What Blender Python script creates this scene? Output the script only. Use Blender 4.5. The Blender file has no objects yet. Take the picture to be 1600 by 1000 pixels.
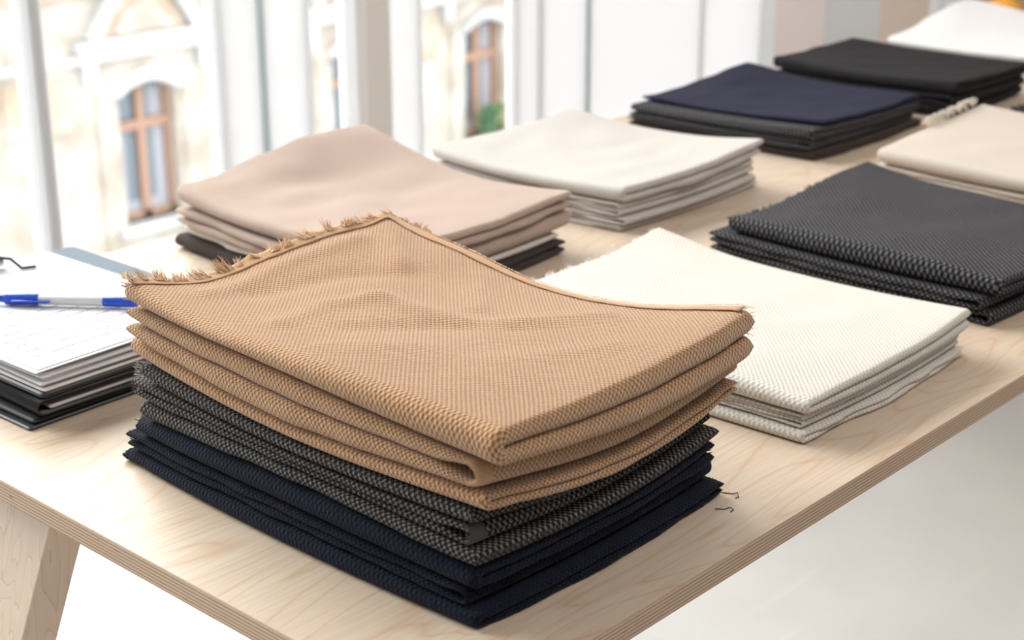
import bpy, bmesh, math, random
import numpy as np
from mathutils import Vector, Matrix, noise
random.seed(7)
S = bpy.context.scene
C = S.collection
TZ = 0.74            # table top height; the table's near corner stands at x = 0, y = 0

# ---------------------------------------------------------------- camera
cd = bpy.data.cameras.new('camera'); cam = bpy.data.objects.new('camera', cd); C.objects.link(cam)
cd.sensor_width = 36.0; cd.lens = 56.63; cd.clip_start = 0.05; cd.clip_end = 200
right = Vector((0.67324015, -0.739388, 0)); down = Vector((-0.25384465, -0.23113726, -0.93922559)); fwd = Vector((0.69448585, 0.6323614, -0.34330057))
M = Matrix(((right.x, -down.x, -fwd.x), (right.y, -down.y, -fwd.y), (right.z, -down.z, -fwd.z)))
cam.matrix_world = Matrix.Translation((-0.60477, -0.60169, TZ + 0.58)) @ M.to_4x4()
cd.dof.use_dof = True; cd.dof.focus_distance = 1.25; cd.dof.aperture_fstop = 7.5
S.camera = cam

# ---------------------------------------------------------------- light
w = bpy.data.worlds.new('sky'); S.world = w; w.use_nodes = True
wb = w.node_tree.nodes['Background']; wb.inputs[0].default_value = (0.93, 0.96, 1.0, 1); wb.inputs[1].default_value = 2.25
sd = bpy.data.lights.new('sun', 'SUN'); sun = bpy.data.objects.new('sun', sd); C.objects.link(sun)
sd.energy = 6.8; sd.angle = math.radians(55); sd.color = (1.0, 0.97, 0.93)
sun.rotation_euler = Vector((0.05, 1.0, 0.72)).to_track_quat('Z', 'Y').to_euler()
for lx, ly in ((0.2, -0.9), (2.2, -0.9)):            # unseen fill lights, added to brighten the window side
    ld = bpy.data.lights.new('added_fill', 'AREA'); lo = bpy.data.objects.new('added_fill', ld); C.objects.link(lo)
    ld.shape = 'RECTANGLE'; ld.size = 1.6; ld.size_y = 0.6; ld.energy = 13; ld.color = (1.0, 0.96, 0.92)
    lo.location = (lx, ly, 2.95); lo.rotation_euler = Vector((0, -1.0, 0.75)).to_track_quat('Z', 'Y').to_euler()
S.view_settings.view_transform = 'Standard'; S.view_settings.look = 'None'
S.view_settings.gamma = 1.0; S.view_settings.use_curve_mapping = False
S.view_settings.exposure = 0.60
S.cycles.max_bounces = 8; S.cycles.transparent_max_bounces = 12

# ---------------------------------------------------------------- materials
def mat(name, col, rough=0.6, spec=0.5, metal=0.0, sheen=0.0):
    m = bpy.data.materials.new(name); m.use_nodes = True
    b = m.node_tree.nodes['Principled BSDF']
    b.inputs['Base Color'].default_value = (*col, 1); b.inputs['Roughness'].default_value = rough
    b.inputs['Specular IOR Level'].default_value = spec; b.inputs['Metallic'].default_value = metal
    if sheen: b.inputs['Sheen Weight'].default_value = sheen; b.inputs['Sheen Roughness'].default_value = 0.36; b.inputs['Sheen Tint'].default_value = (1, .86, .78, 1)
    return m

class NT:
    def __init__(s, m): s.t = m.node_tree; s.b = s.t.nodes['Principled BSDF']
    def n(s, typ, **k):
        x = s.t.nodes.new(typ)
        for a, b in k.items(): setattr(x, a, b)
        return x
    def l(s, a, b): s.t.links.new(a, b)
    def math(s, op, a, b=None, c=None):
        x = s.n('ShaderNodeMath', operation=op)
        for i, v in enumerate((a, b, c)):
            if v is None: continue
            if isinstance(v, (int, float)): x.inputs[i].default_value = v
            else: s.l(v, x.inputs[i])
        return x.outputs[0]
    def ramp(s, f, stops):
        r = s.n('ShaderNodeValToRGB'); e = r.color_ramp.elements
        while len(e) < len(stops): e.new(0.5)
        for el, (p, c) in zip(e, stops): el.position = p; el.color = (*c, 1)
        s.l(f, r.inputs[0]); return r.outputs[0]

def fabric(name, hi, lo, pitch=0.0046, bump=0.6, sheen=0.25, rough=0.9, fib=0.12, aspect=1.0, sharp=(0.15, 0.8)):
    """woven cloth: staggered yarn floats, hi on the float tops, lo in the gaps"""
    m = mat(name, hi, rough, 0.2, sheen=sheen); t = NT(m)
    uv = t.n('ShaderNodeUVMap'); sx = t.n('ShaderNodeSeparateXYZ'); t.l(uv.outputs[0], sx.inputs[0])
    nz = t.n('ShaderNodeTexNoise'); nz.inputs['Scale'].default_value = 90; nz.inputs['Detail'].default_value = 2; t.l(uv.outputs[0], nz.inputs['Vector'])
    wob = t.math('MULTIPLY', t.math('SUBTRACT', nz.outputs['Fac'], 0.5), 0.0016)
    k = 2 * math.pi / pitch
    a = t.math('SINE', t.math('MULTIPLY', t.math('ADD', sx.outputs[0], wob), k))
    b = t.math('SINE', t.math('MULTIPLY', t.math('SUBTRACT', sx.outputs[1], wob), k * aspect))
    p = t.math('MULTIPLY', a, b)                       # -1..1 staggered
    f = t.n('ShaderNodeTexNoise'); f.inputs['Scale'].default_value = 1100; f.inputs['Detail'].default_value = 3; t.l(uv.outputs[0], f.inputs['Vector'])
    h = t.math('ADD', t.math('MULTIPLY', p, 0.5), t.math('MULTIPLY', t.math('SUBTRACT', f.outputs['Fac'], 0.5), 1.3))
    c = t.ramp(t.math('ADD', h, 0.5), [(sharp[0], lo), (sharp[1], hi)])
    g = t.n('ShaderNodeTexNoise'); g.inputs['Scale'].default_value = 9; t.l(uv.outputs[0], g.inputs['Vector'])
    mx = t.n('ShaderNodeMix', data_type='RGBA', blend_type='MULTIPLY'); mx.inputs[0].default_value = fib
    t.l(c, mx.inputs[6]); t.l(g.outputs['Fac'], mx.inputs[7]); t.l(mx.outputs[2], t.b.inputs['Base Color'])
    bp = t.n('ShaderNodeBump'); bp.inputs['Strength'].default_value = bump; bp.inputs['Distance'].default_value = 0.0011
    t.l(h, bp.inputs['Height']); t.l(bp.outputs[0], t.b.inputs['Normal'])
    return m

TAN = fabric('tan_basket_weave', (0.74, 0.46, 0.25), (0.25, 0.105, 0.036), 0.0043, 1.0, 0.75)
TANP = fabric('tan_selvedge', (0.66, 0.41, 0.23), (0.50, 0.285, 0.145), 0.0011, 0.5, 0.4)
TAND = mat('tan_thread', (0.55, 0.33, 0.17), 0.9, 0.2, sheen=0.4)
TANL = mat('pale_tan_thread', (0.74, 0.53, 0.36), 0.9, 0.2, sheen=0.4)
GREY = fabric('grey_basket_weave', (0.24, 0.222, 0.208), (0.012, 0.010, 0.011), 0.0052, 1.0, 0.0, sharp=(0.40, 0.95))
GREYP = mat('grey_selvedge', (0.085, 0.076, 0.072), 0.9, 0.2, sheen=0.15)
NAVY = fabric('navy_wool', (0.004, 0.0105, 0.031), (0.0014, 0.0022, 0.006), 0.0046, 0.9, 0.04)
NAVYP = mat('navy_thread', (0.003, 0.005, 0.013), 0.9, 0.1)
WHITE = fabric('white_basket_weave', (0.75, 0.725, 0.68), (0.55, 0.505, 0.435), 0.0052, 0.6, 0.1, fib=0.05)
WHITEP = mat('white_selvedge', (0.84, 0.81, 0.75), 0.9, 0.2)
CHAR = fabric('charcoal_basket_weave', (0.19, 0.185, 0.20), (0.005, 0.0045, 0.006), 0.0068, 0.9, 0.0, sharp=(0.40, 0.98))
CHARP = mat('charcoal_thread', (0.02, 0.019, 0.021), 0.9, 0.2)
BEIGE = fabric('rose_beige_wool', (0.52, 0.405, 0.35), (0.37, 0.27, 0.22), 0.0030, 0.35, 0.5)
LGREY = fabric('pale_grey_wool', (0.65, 0.625, 0.60), (0.48, 0.445, 0.41), 0.0034, 0.4, 0.3, fib=0.08)
DBROWN = fabric('dark_brown_tweed', (0.075, 0.058, 0.052), (0.022, 0.017, 0.016), 0.005, 0.6, 0.1)
MIDN = fabric('midnight_blue_wool', (0.020, 0.021, 0.055), (0.006, 0.006, 0.016), 0.004, 0.4, 0.0)
BLACK = fabric('black_wool', (0.060, 0.057, 0.063), (0.006, 0.0058, 0.007), 0.0065, 0.8, 0.0, sharp=(0.4, 0.98))
JET = mat('jet_black_thread', (0.008, 0.008, 0.009), 0.9, 0.2)
CREAM = fabric('cream_linen', (0.66, 0.585, 0.515), (0.50, 0.425, 0.355), 0.004, 0.4, 0.3, fib=0.06)
CREAMP = mat('cream_thread', (0.78, 0.71, 0.63), 0.9, 0.2)
PURE = fabric('bright_white_wool', (0.9, 0.9, 0.91), (0.84, 0.84, 0.85), 0.004, 0.3, 0.2, fib=0.03)

def wood_top():
    m = mat('birch_veneer', (0.7, 0.55, 0.4), 0.42, 0.42); t = NT(m)
    g = t.n('ShaderNodeNewGeometry'); mp = t.n('ShaderNodeMapping'); mp.inputs['Scale'].default_value = (1.0, 4.2, 1)
    mp.inputs['Rotation'].default_value = (0, 0, 0.05); t.l(g.outputs['Position'], mp.inputs['Vector'])
    n1 = t.n('ShaderNodeTexNoise'); n1.inputs['Scale'].default_value = 2.6; n1.inputs['Detail'].default_value = 1.5; n1.inputs['Distortion'].default_value = 0.5
    t.l(mp.outputs[0], n1.inputs['Vector'])
    rings = t.math('FRACT', t.math('MULTIPLY', n1.outputs['Fac'], 15.0))
    line = t.math('POWER', t.math('SUBTRACT', 1.0, t.math('ABSOLUTE', t.math('SUBTRACT', t.math('MULTIPLY', rings, 2.0), 1.0))), 7.0)
    m2 = t.n('ShaderNodeMapping'); m2.inputs['Scale'].default_value = (12, 260, 1); t.l(g.outputs['Position'], m2.inputs['Vector'])
    n2 = t.n('ShaderNodeTexNoise'); n2.inputs['Scale'].default_value = 1.0; n2.inputs['Detail'].default_value = 4; t.l(m2.outputs[0], n2.inputs['Vector'])
    n3 = t.n('ShaderNodeTexNoise'); n3.inputs['Scale'].default_value = 1.3; n3.inputs['Detail'].default_value = 2; t.l(mp.outputs[0], n3.inputs['Vector'])
    c = t.ramp(n3.outputs['Fac'], [(0.3, (0.56, 0.445, 0.34)), (0.7, (0.61, 0.51, 0.41))])
    a = t.n('ShaderNodeMix', data_type='RGBA'); t.l(t.math('MULTIPLY', line, 0.45), a.inputs[0]); t.l(c, a.inputs[6]); a.inputs[7].default_value = (0.46, 0.25, 0.11, 1)
    b = t.n('ShaderNodeMix', data_type='RGBA', blend_type='MULTIPLY'); b.inputs[0].default_value = 0.22
    t.l(a.outputs[2], b.inputs[6]); t.l(t.ramp(n2.outputs['Fac'], [(0.35, (0.62, 0.55, 0.5)), (0.6, (1, 1, 1))]), b.inputs[7])
    t.l(b.outputs[2], t.b.inputs['Base Color'])
    bp = t.n('ShaderNodeBump'); bp.inputs['Strength'].default_value = 0.12; bp.inputs['Distance'].default_value = 0.0006
    t.l(n2.outputs['Fac'], bp.inputs['Height']); t.l(bp.outputs[0], t.b.inputs['Normal'])
    return m

def wood_edge():
    m = mat('plywood_edge', (0.6, 0.45, 0.33), 0.6, 0.3); t = NT(m)
    g = t.n('ShaderNodeNewGeometry'); sx = t.n('ShaderNodeSeparateXYZ'); t.l(g.outputs['Position'], sx.inputs[0])
    mp = t.n('ShaderNodeMapping'); mp.inputs['Scale'].default_value = (3, 3, 40); t.l(g.outputs['Position'], mp.inputs['Vector'])
    n0 = t.n('ShaderNodeTexNoise'); n0.inputs['Scale'].default_value = 1; t.l(mp.outputs[0], n0.inputs['Vector'])
    z = t.math('ADD', sx.outputs[2], t.math('MULTIPLY', n0.outputs['Fac'], 0.0012))
    ply = t.math('MULTIPLY', t.math('ADD', z, -0.72), 13 / 0.0195)
    fl = t.math('FLOOR', ply); alt = t.math('MODULO', fl, 2.0); fr = t.math('FRACT', ply)
    glue = t.math('LESS_THAN', fr, 0.22)
    mm = t.n('ShaderNodeMapping'); mm.inputs['Scale'].default_value = (45, 45, 1500); t.l(g.outputs['Position'], mm.inputs['Vector'])
    n1 = t.n('ShaderNodeTexNoise'); n1.inputs['Scale'].default_value = 1; n1.inputs['Detail'].default_value = 3; t.l(mm.outputs[0], n1.inputs['Vector'])
    a = t.n('ShaderNodeMix', data_type='RGBA'); t.l(alt, a.inputs[0]); a.inputs[6].default_value = (0.66, 0.50, 0.37, 1); a.inputs[7].default_value = (0.42, 0.29, 0.20, 1)
    b = t.n('ShaderNodeMix', data_type='RGBA'); t.l(t.math('MULTIPLY', glue, t.math('MULTIPLY', n1.outputs['Fac'], 1.0)), b.inputs[0]); t.l(a.outputs[2], b.inputs[6]); b.inputs[7].default_value = (0.17, 0.09, 0.055, 1)
    mv = t.n('ShaderNodeMapping'); mv.inputs['Scale'].default_value = (60, 60, 700); t.l(g.outputs['Position'], mv.inputs['Vector'])
    vo = t.n('ShaderNodeTexNoise'); vo.inputs['Scale'].default_value = 1.0; vo.inputs['Detail'].default_value = 1; t.l(mv.outputs[0], vo.inputs['Vector'])
    d = t.n('ShaderNodeMix', data_type='RGBA'); t.l(t.math('GREATER_THAN', vo.outputs['Fac'], 0.755), d.inputs[0]); t.l(b.outputs[2], d.inputs[6]); d.inputs[7].default_value = (0.10, 0.055, 0.035, 1)
    t.l(d.outputs[2], t.b.inputs['Base Color'])
    return m

def wood_leg():
    m = mat('pine_leg', (0.7, 0.55, 0.4), 0.5, 0.3); t = NT(m)
    g = t.n('ShaderNodeNewGeometry'); mp = t.n('ShaderNodeMapping'); mp.inputs['Scale'].default_value = (30, 30, 3); mp.inputs['Rotation'].default_value = (0, 0.38, 0); t.l(g.outputs['Position'], mp.inputs['Vector'])
    n1 = t.n('ShaderNodeTexNoise'); n1.inputs['Scale'].default_value = 1; n1.inputs['Detail'].default_value = 2; t.l(mp.outputs[0], n1.inputs['Vector'])
    r = t.math('FRACT', t.math('MULTIPLY', n1.outputs['Fac'], 9))
    t.l(t.ramp(r, [(0.0, (0.56, 0.43, 0.33)), (0.12, (0.66, 0.525, 0.41)), (1.0, (0.70, 0.57, 0.46))]), t.b.inputs['Base Color'])
    return m

def floor_mat():
    m = mat('polished_pale_floor', (0.8, 0.8, 0.8), 0.3, 0.5); t = NT(m)
    g = t.n('ShaderNodeNewGeometry')
    n1 = t.n('ShaderNodeTexNoise'); n1.inputs['Scale'].default_value = 1.7; n1.inputs['Detail'].default_value = 4; t.l(g.outputs['Position'], n1.inputs['Vector'])
    mp = t.n('ShaderNodeMapping'); mp.inputs['Scale'].default_value = (0.8, 6, 1); mp.inputs['Rotation'].default_value = (0, 0, 0.7); t.l(g.outputs['Position'], mp.inputs['Vector'])
    n2 = t.n('ShaderNodeTexNoise'); n2.inputs['Scale'].default_value = 2.0; n2.inputs['Detail'].default_value = 2; t.l(mp.outputs[0], n2.inputs['Vector'])
    c = t.ramp(n1.outputs['Fac'], [(0.3, (0.53, 0.53, 0.53)), (0.65, (0.63, 0.63, 0.625))])
    a = t.n('ShaderNodeMix', data_type='RGBA'); t.l(t.ramp(n2.outputs['Fac'], [(0.62, (0, 0, 0)), (0.75, (0.5, 0.5, 0.5))]), a.inputs[0]); t.l(c, a.inputs[6]); a.inputs[7].default_value = (0.80, 0.70, 0.58, 1)
    t.l(a.outputs[2], t.b.inputs['Base Color'])
    return m

def plaster(name, c1, c2, scale=3.0):
    m = mat(name, c1, 0.85, 0.2); t = NT(m)
    g = t.n('ShaderNodeNewGeometry')
    n1 = t.n('ShaderNodeTexNoise'); n1.inputs['Scale'].default_value = scale; n1.inputs['Detail'].default_value = 5; t.l(g.outputs['Position'], n1.inputs['Vector'])
    t.l(t.ramp(n1.outputs['Fac'], [(0.38, c1), (0.62, c2)]), t.b.inputs['Base Color'])
    return m

TOP, EDGE, LEG, FLOOR = wood_top(), wood_edge(), wood_leg(), floor_mat()
WALLW = mat('white_paint', (0.9, 0.9, 0.9), 0.6, 0.3)
FRAMEW = mat('white_window_frame', (0.92, 0.92, 0.93), 0.35, 0.5)
GASKET = mat('blue_grey_gasket', (0.62, 0.74, 0.78), 0.6)
POSTB = mat('shaded_pier_beige', (0.88, 0.84, 0.79), 0.7)  # shade on the pier's side face, put into the colour as beige
WPINK = mat('pinkish_beige_wall', (0.86, 0.74, 0.68), 0.8)
WGREY = mat('cool_grey_wall', (0.70, 0.69, 0.67), 0.8)
WTAN = mat('tan_wall', (0.74, 0.61, 0.50), 0.8)
WBRN = mat('brown_wood_door', (0.52, 0.34, 0.20), 0.6)
STONE = plaster('weathered_cream_stucco', (0.46, 0.39, 0.325), (0.62, 0.585, 0.52), 1.3)
STONEL = plaster('pale_grey_stone', (0.49, 0.475, 0.465), (0.60, 0.59, 0.575), 1.0)
STONEO = plaster('ochre_stone', (0.52, 0.375, 0.28), (0.60, 0.51, 0.42), 2.0)
BFRAME = mat('brown_window_wood', (0.42, 0.25, 0.175), 0.6)
BPANE = mat('building_glass', (0.20, 0.245, 0.28), 0.2, 0.6)
CURT = mat('net_curtain', (0.42, 0.42, 0.46), 0.9)

def glass_mat():
    m = bpy.data.materials.new('clear_pane'); m.use_nodes = True; t = m.node_tree; t.nodes.clear()
    o = t.nodes.new('ShaderNodeOutputMaterial'); mx = t.nodes.new('ShaderNodeMixShader'); tr = t.nodes.new('ShaderNodeBsdfTransparent')
    gl = t.nodes.new('ShaderNodeBsdfGlossy'); gl.inputs['Roughness'].default_value = 0.02; fr = t.nodes.new('ShaderNodeFresnel'); fr.inputs[0].default_value = 1.25
    tr.inputs[0].default_value = (0.97, 0.985, 0.98, 1)
    t.links.new(fr.outputs[0], mx.inputs[0]); t.links.new(tr.outputs[0], mx.inputs[1]); t.links.new(gl.outputs[0], mx.inputs[2]); t.links.new(mx.outputs[0], o.inputs[0])
    return m
GLASS = glass_mat()
def backlit_mat(k=0.38):  # translucent white, added so daylight behind makes the frame zones bright
    m = bpy.data.materials.new('backlit_white'); m.use_nodes = True; t = m.node_tree; b = t.nodes['Principled BSDF']; o = t.nodes['Material Output']
    b.inputs['Base Color'].default_value = (.9, .9, .91, 1); b.inputs['Roughness'].default_value = .4
    tl = t.nodes.new('ShaderNodeBsdfTranslucent'); tl.inputs[0].default_value = (.88, .89, .90, 1); mx = t.nodes.new('ShaderNodeMixShader'); mx.inputs[0].default_value = k
    t.links.new(b.outputs[0], mx.inputs[1]); t.links.new(tl.outputs[0], mx.inputs[2]); t.links.new(mx.outputs[0], o.inputs[0]); return m
BACKLIT = backlit_mat()
BACKFRAME = backlit_mat(0.36)  # opaque frames and mullions made translucent to lift their brightness

# ---------------------------------------------------------------- object helpers
def obj(name, verts, faces, m, parent=None, smooth=False, uvs=None, mi=None, loc=None):
    me = bpy.data.meshes.new(name); me.from_pydata([tuple(v) for v in verts], [], faces)
    for x in (m if isinstance(m, (list, tuple)) else [m]): me.materials.append(x)
    if smooth: me.polygons.foreach_set('use_smooth', [True] * len(me.polygons))
    if mi is not None: me.polygons.foreach_set('material_index', mi)
    if uvs is not None:
        l = me.uv_layers.new(name='UVMap'); l.data.foreach_set('uv', np.asarray(uvs, dtype=np.float32).ravel())
    me.update()
    o = bpy.data.objects.new(name, me); C.objects.link(o)
    if parent: o.parent = parent; o.matrix_parent_inverse = Matrix.Translation(-Vector(parent.location)) if parent.location.length > 0 else Matrix()
    return o
def empty(name, loc):
    o = bpy.data.objects.new(name, None); C.objects.link(o); o.location = loc; o.empty_display_size = 0.05; return o
def tag(o, label, cat, group=None):
    o['label'] = label; o['category'] = cat
    if group: o['group'] = group
    return o
def bm_obj(name, bm, m, parent=None, smooth=False, bevel=0):
    if bevel: bmesh.ops.bevel(bm, geom=list(bm.edges), offset=bevel, segments=2, affect='EDGES', profile=0.6)
    bmesh.ops.recalc_face_normals(bm, faces=bm.faces)
    me = bpy.data.meshes.new(name); bm.to_mesh(me); bm.free()
    for x in (m if isinstance(m, (list, tuple)) else [m]): me.materials.append(x)
    if smooth: me.polygons.foreach_set('use_smooth', [True] * len(me.polygons))
    o = bpy.data.objects.new(name, me); C.objects.link(o)
    if parent: o.parent = parent; o.matrix_parent_inverse = Matrix.Translation(-Vector(parent.location))
    return o
def add_box(bm, x0, x1, y0, y1, z0, z1, rot=None):
    r = bmesh.ops.create_cube(bm, size=1.0)
    for v in r['verts']:
        v.co = Vector(((x0 + x1) / 2 + v.co.x * (x1 - x0), (y0 + y1) / 2 + v.co.y * (y1 - y0), (z0 + z1) / 2 + v.co.z * (z1 - z0)))
    return r['verts']
def box(name, x0, x1, y0, y1, z0, z1, m, parent=None, bevel=0.0):
    bm = bmesh.new(); add_box(bm, x0, x1, y0, y1, z0, z1); return bm_obj(name, bm, m, parent, bevel=bevel)
def struct(o): o['kind'] = 'structure'; return o

def tube(pts, rad, n=6, cap=True):
    """verts / faces of a tube along pts; rad number or list"""
    V, F = [], []; pts = [Vector(p) for p in pts]
    for i, p in enumerate(pts):
        d = (pts[min(i + 1, len(pts) - 1)] - pts[max(i - 1, 0)]).normalized()
        a = d.orthogonal().normalized() if i == 0 else (A - d * A.dot(d)).normalized()
        A = a; b = d.cross(a); r = rad[i] if isinstance(rad, (list, tuple)) else rad
        for k in range(n):
            t = 2 * math.pi * k / n; V.append(p + (a * math.cos(t) + b * math.sin(t)) * r)
    for i in range(len(pts) - 1):
        for k in range(n): F.append((i * n + k, i * n + (k + 1) % n, (i + 1) * n + (k + 1) % n, (i + 1) * n + k))
    if cap: F.append(tuple(range(n))[::-1]); F.append(tuple((len(pts) - 1) * n + k for k in range(n)))
    return V, F
def join(parts):
    V, F = [], []
    for v, f in parts:
        o = len(V); V += v; F += [tuple(i + o for i in q) for q in f]
    return V, F

# ---------------------------------------------------------------- cloth machinery
def cr(G, u, v):
    """Catmull-Rom surface through the control grid G, u and v arrays in 0..1"""
    G = np.asarray(G, float); n, m = G.shape
    def wts(t, n):
        t = np.clip(t, -0.02, 1.02) * (n - 1); i = np.clip(np.floor(t).astype(int), 0, n - 2); f = t - i
        w = [-.5 * f + f**2 - .5 * f**3, 1 - 2.5 * f**2 + 1.5 * f**3, .5 * f + 2 * f**2 - 1.5 * f**3, -.5 * f**2 + .5 * f**3]
        return i, w
    P = np.pad(G, 1, mode='reflect', reflect_type='odd')
    iu, wu = wts(u, n); iv, wv = wts(v, m); out = 0
    for a in range(4):
        for b in range(4): out = out + wu[a] * wv[b] * P[iu + a, iv + b]
    return out
def snoise(x, y, s, seed):
    f = np.vectorize(lambda a, b: noise.noise(Vector((a * s + seed * 7.31, b * s - seed * 3.17, seed * 1.7))))
    return f(x, y)

class Stack:
    """a pile's footprint; zb and zt grids are metres above the table"""
    def __init__(s, x0, x1, y0, y1, bl=0.008, br=0.008): s.x0, s.x1, s.y0, s.y1, s.bl, s.br = x0, x1, y0, y1, bl, br
    def uv(s, x, y): return (x - s.x0) / (s.x1 - s.x0), (y - s.y0) / (s.y1 - s.y0)

def cloth(st, rect, zb, zt, kind, n, m, seed, label, group=None, name='folded_cloth', hollow=0.0, gap=0.0012, wr=0.0, extra=None, res=1.0, edge=0.0026, rot=0.0, open_far=0.0, selv=None):
    x0, x1, y0, y1 = rect
    Lx, Ly = x1 - x0, y1 - y0
    zb = np.asarray(zb, float); zt = np.asarray(zt, float)
    T = float(np.mean(zt) - np.mean(cr(zb, np.linspace(0, 1, 5)[:, None] * np.ones((5, 5)), np.linspace(0, 1, 5)[None, :] * np.ones((5, 5)))))
    T = max(T - gap, 0.003)
    LA, LT = (Lx, Ly) if kind == 'L' else (Ly, Lx)
    sp = T / n; r = sp / 2; h0 = sp / 2 * 0.95
    # path: list of (a, w, h)
    P = []
    ns = max(int(34 * res), 12)
    for i in range(n):
        wc = T - (i + .5) * sp
        near_first = (i % 2 == 1)          # leaf 0 runs far -> near
        a0 = sp if (n > 1 and not (i == n - 1 and n % 2 == 1)) or (n > 1 and i < n) else 0.0
        lo = sp if n > 1 and ((i % 2 == 0 and i < n - 1) or i % 2 == 1) else 0.0
        hi = LA - (sp if n > 1 and ((i % 2 == 1 and i < n - 1) or (i % 2 == 0 and i > 0)) else 0.0)
        aa = np.linspace(hi, lo, ns) if not near_first else np.linspace(lo, hi, ns)
        seg = []
        for a in aa:
            near = math.exp(-((a - lo) / 0.018) ** 2) if hollow and n > 1 else 0.0
            sgn = 1 if i % 2 == 0 else -1
            turn = (i % 2 == 0 and i < n - 1) or (i % 2 == 1)
            red = hollow * near if turn else 0.0
            seg.append([a, wc + sgn * h0 * red, h0 * (1 - red)])
        # rounded free ends
        if i == 0:
            seg = [[hi - h0 + h0 * math.sin(t), wc, h0 * max(math.cos(t), 0.04)] for t in (math.pi / 2, 1.2, 0.8, 0.4)] + [q for q in seg if q[0] < hi - h0 * 1.02]
        if i == n - 1:
            if near_first: seg = [q for q in seg if q[0] < hi - h0 * 1.02] + [[hi - h0 + h0 * math.sin(t), wc, h0 * max(math.cos(t), 0.04)] for t in (0.4, 0.8, 1.2, math.pi / 2)]
            else: seg = [q for q in seg if q[0] > lo + h0 * 1.02] + [[lo + h0 - h0 * math.sin(t), wc, h0 * max(math.cos(t), 0.04)] for t in (0.4, 0.8, 1.2, math.pi / 2)]
        P += seg
        if i < n - 1:                       # the turn
            c = sp if i % 2 == 0 else LA - sp; sg = -1 if i % 2 == 0 else 1
            red = hollow if i % 2 == 0 else 0.0
            rr = r + h0 * red
            for k in range(1, 10):
                t = math.pi * k / 10
                P.append([c + sg * math.sin(t) * (rr), T - (i + 1) * sp + math.cos(t) * rr, h0 * (1 - red)])
    P = np.array(P); np_ = len(P)
    if open_far and n > 1: P[:, 2] *= 1 - open_far * np.exp(-((LA - P[:, 0]) / 0.035) ** 2)
    D = np.gradient(P[:, :2], axis=0); D[:, 0] += 1e-9
    D /= np.linalg.norm(D, axis=1)[:, None]
    N = np.stack([D[:, 1], -D[:, 0]], 1)    # leaf 0 runs towards -a, so this normal points up
    arc = np.concatenate([[0], np.cumsum(np.linalg.norm(np.diff(P[:, :2], axis=0), axis=1))])
    # cross-section loop: (t, sign offset, noseflag)
    nt = max(int(44 * res), 14); K = []
    for q in np.linspace(0, 1, nt): K.append(('f', q, 1.0))
    for t in (0.35, 0.7, 1.05, 1.4, 1.75, 2.1, 2.45, 2.8): K.append(('e', t, 0))
    for q in np.linspace(1, 0, nt): K.append(('f', q, -1.0))
    for t in (0.35, 0.7, 1.05, 1.4, 1.75, 2.1, 2.45, 2.8): K.append(('s', t, 0))
    m_ = len(K)
    Aa = np.zeros((np_, m_)); Ww = np.zeros((np_, m_)); Tt = np.zeros((np_, m_)); UVt = np.zeros((np_, m_))
    for j, (ty, q, sg) in enumerate(K):
        h = P[:, 2]
        if ty == 'f': off = h * sg; t = h0 + q * (LT - 2 * h0); 
        elif ty == 'e': off = h * math.cos(q); t = LT - h0 + h0 * math.sin(q) + 0 * h
        else: off = -h * math.cos(q); t = h0 - h0 * math.sin(q) + 0 * h
        Aa[:, j] = P[:, 0] + N[:, 0] * off; Ww[:, j] = P[:, 1] + N[:, 1] * off; Tt[:, j] = t
    dt = np.zeros(m_ + 1)
    for j in range(m_):
        k = (j + 1) % m_; i = np_ // 2 
        dt[j + 1] = dt[j] + math.hypot(Tt[i, k] - Tt[i, j], np.median(np.hypot(Aa[:, k] - Aa[:, j], Ww[:, k] - Ww[:, j])))
    if open_far:
        Wc = np.repeat(P[:, 1:2], m_, 1); fo_ = 1 - open_far * np.exp(-((LT - Tt) / 0.03) ** 2)
        Ww = Wc + (Ww - Wc) * fo_
    # ragged outline
    leafid = np.clip(((T - Ww) / sp).astype(int), 0, n - 1)
    e0 = snoise(Aa, 0 * Aa + 0.3 * leafid, 22, seed) * edge + snoise(Aa, 0 * Aa + .9 * leafid, 90, seed + 5) * edge * 0.3
    e1 = snoise(Aa, 0 * Aa + 4 + 0.3 * leafid, 22, seed) * edge * 1.6
    q = np.clip(Tt / LT, 0, 1); Tt = Tt + e0 * (1 - q) ** 3 + e1 * q ** 3
    X, Y = (Aa + x0, Tt + y0) if kind == 'L' else (Tt + x0, Aa + y0)
    def place(X, Y, W):
        cx, cy = (x0 + x1) / 2, (y0 + y1) / 2
        X, Y = cx + (X - cx) * math.cos(rot) - (Y - cy) * math.sin(rot), cy + (X - cx) * math.sin(rot) + (Y - cy) * math.cos(rot)
        u, v = st.uv(X, Y); uc, vc = np.clip(u, 0, 1), np.clip(v, 0, 1)
        b = cr(zb, u, v); t = cr(zt, u, v)
        z = b + gap / 2 + (W / T) * (t - b - gap)
        if wr:
            z = z + wr * (W / T) ** 2 * snoise(X * 1.0, Y * 1.6, 13, seed + 2) * np.clip(6 * np.minimum(np.minimum(u, 1 - u), np.minimum(v, 1 - v)), 0.1, 1)
        if extra is not None: z = z + (W / T) ** 2 * extra(X, Y)
        X2 = X - st.bl * (1 - uc) * 4 * vc * (1 - vc); Y2 = Y - st.br * (1 - vc) * 4 * uc * (1 - uc)
        return X2, Y2, z + TZ
    X, Y, Z = place(X, Y, Ww)
    V = np.stack([X, Y, Z], -1).reshape(-1, 3)
    F, U = [], []
    us = arc + seed * 0.37
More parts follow.
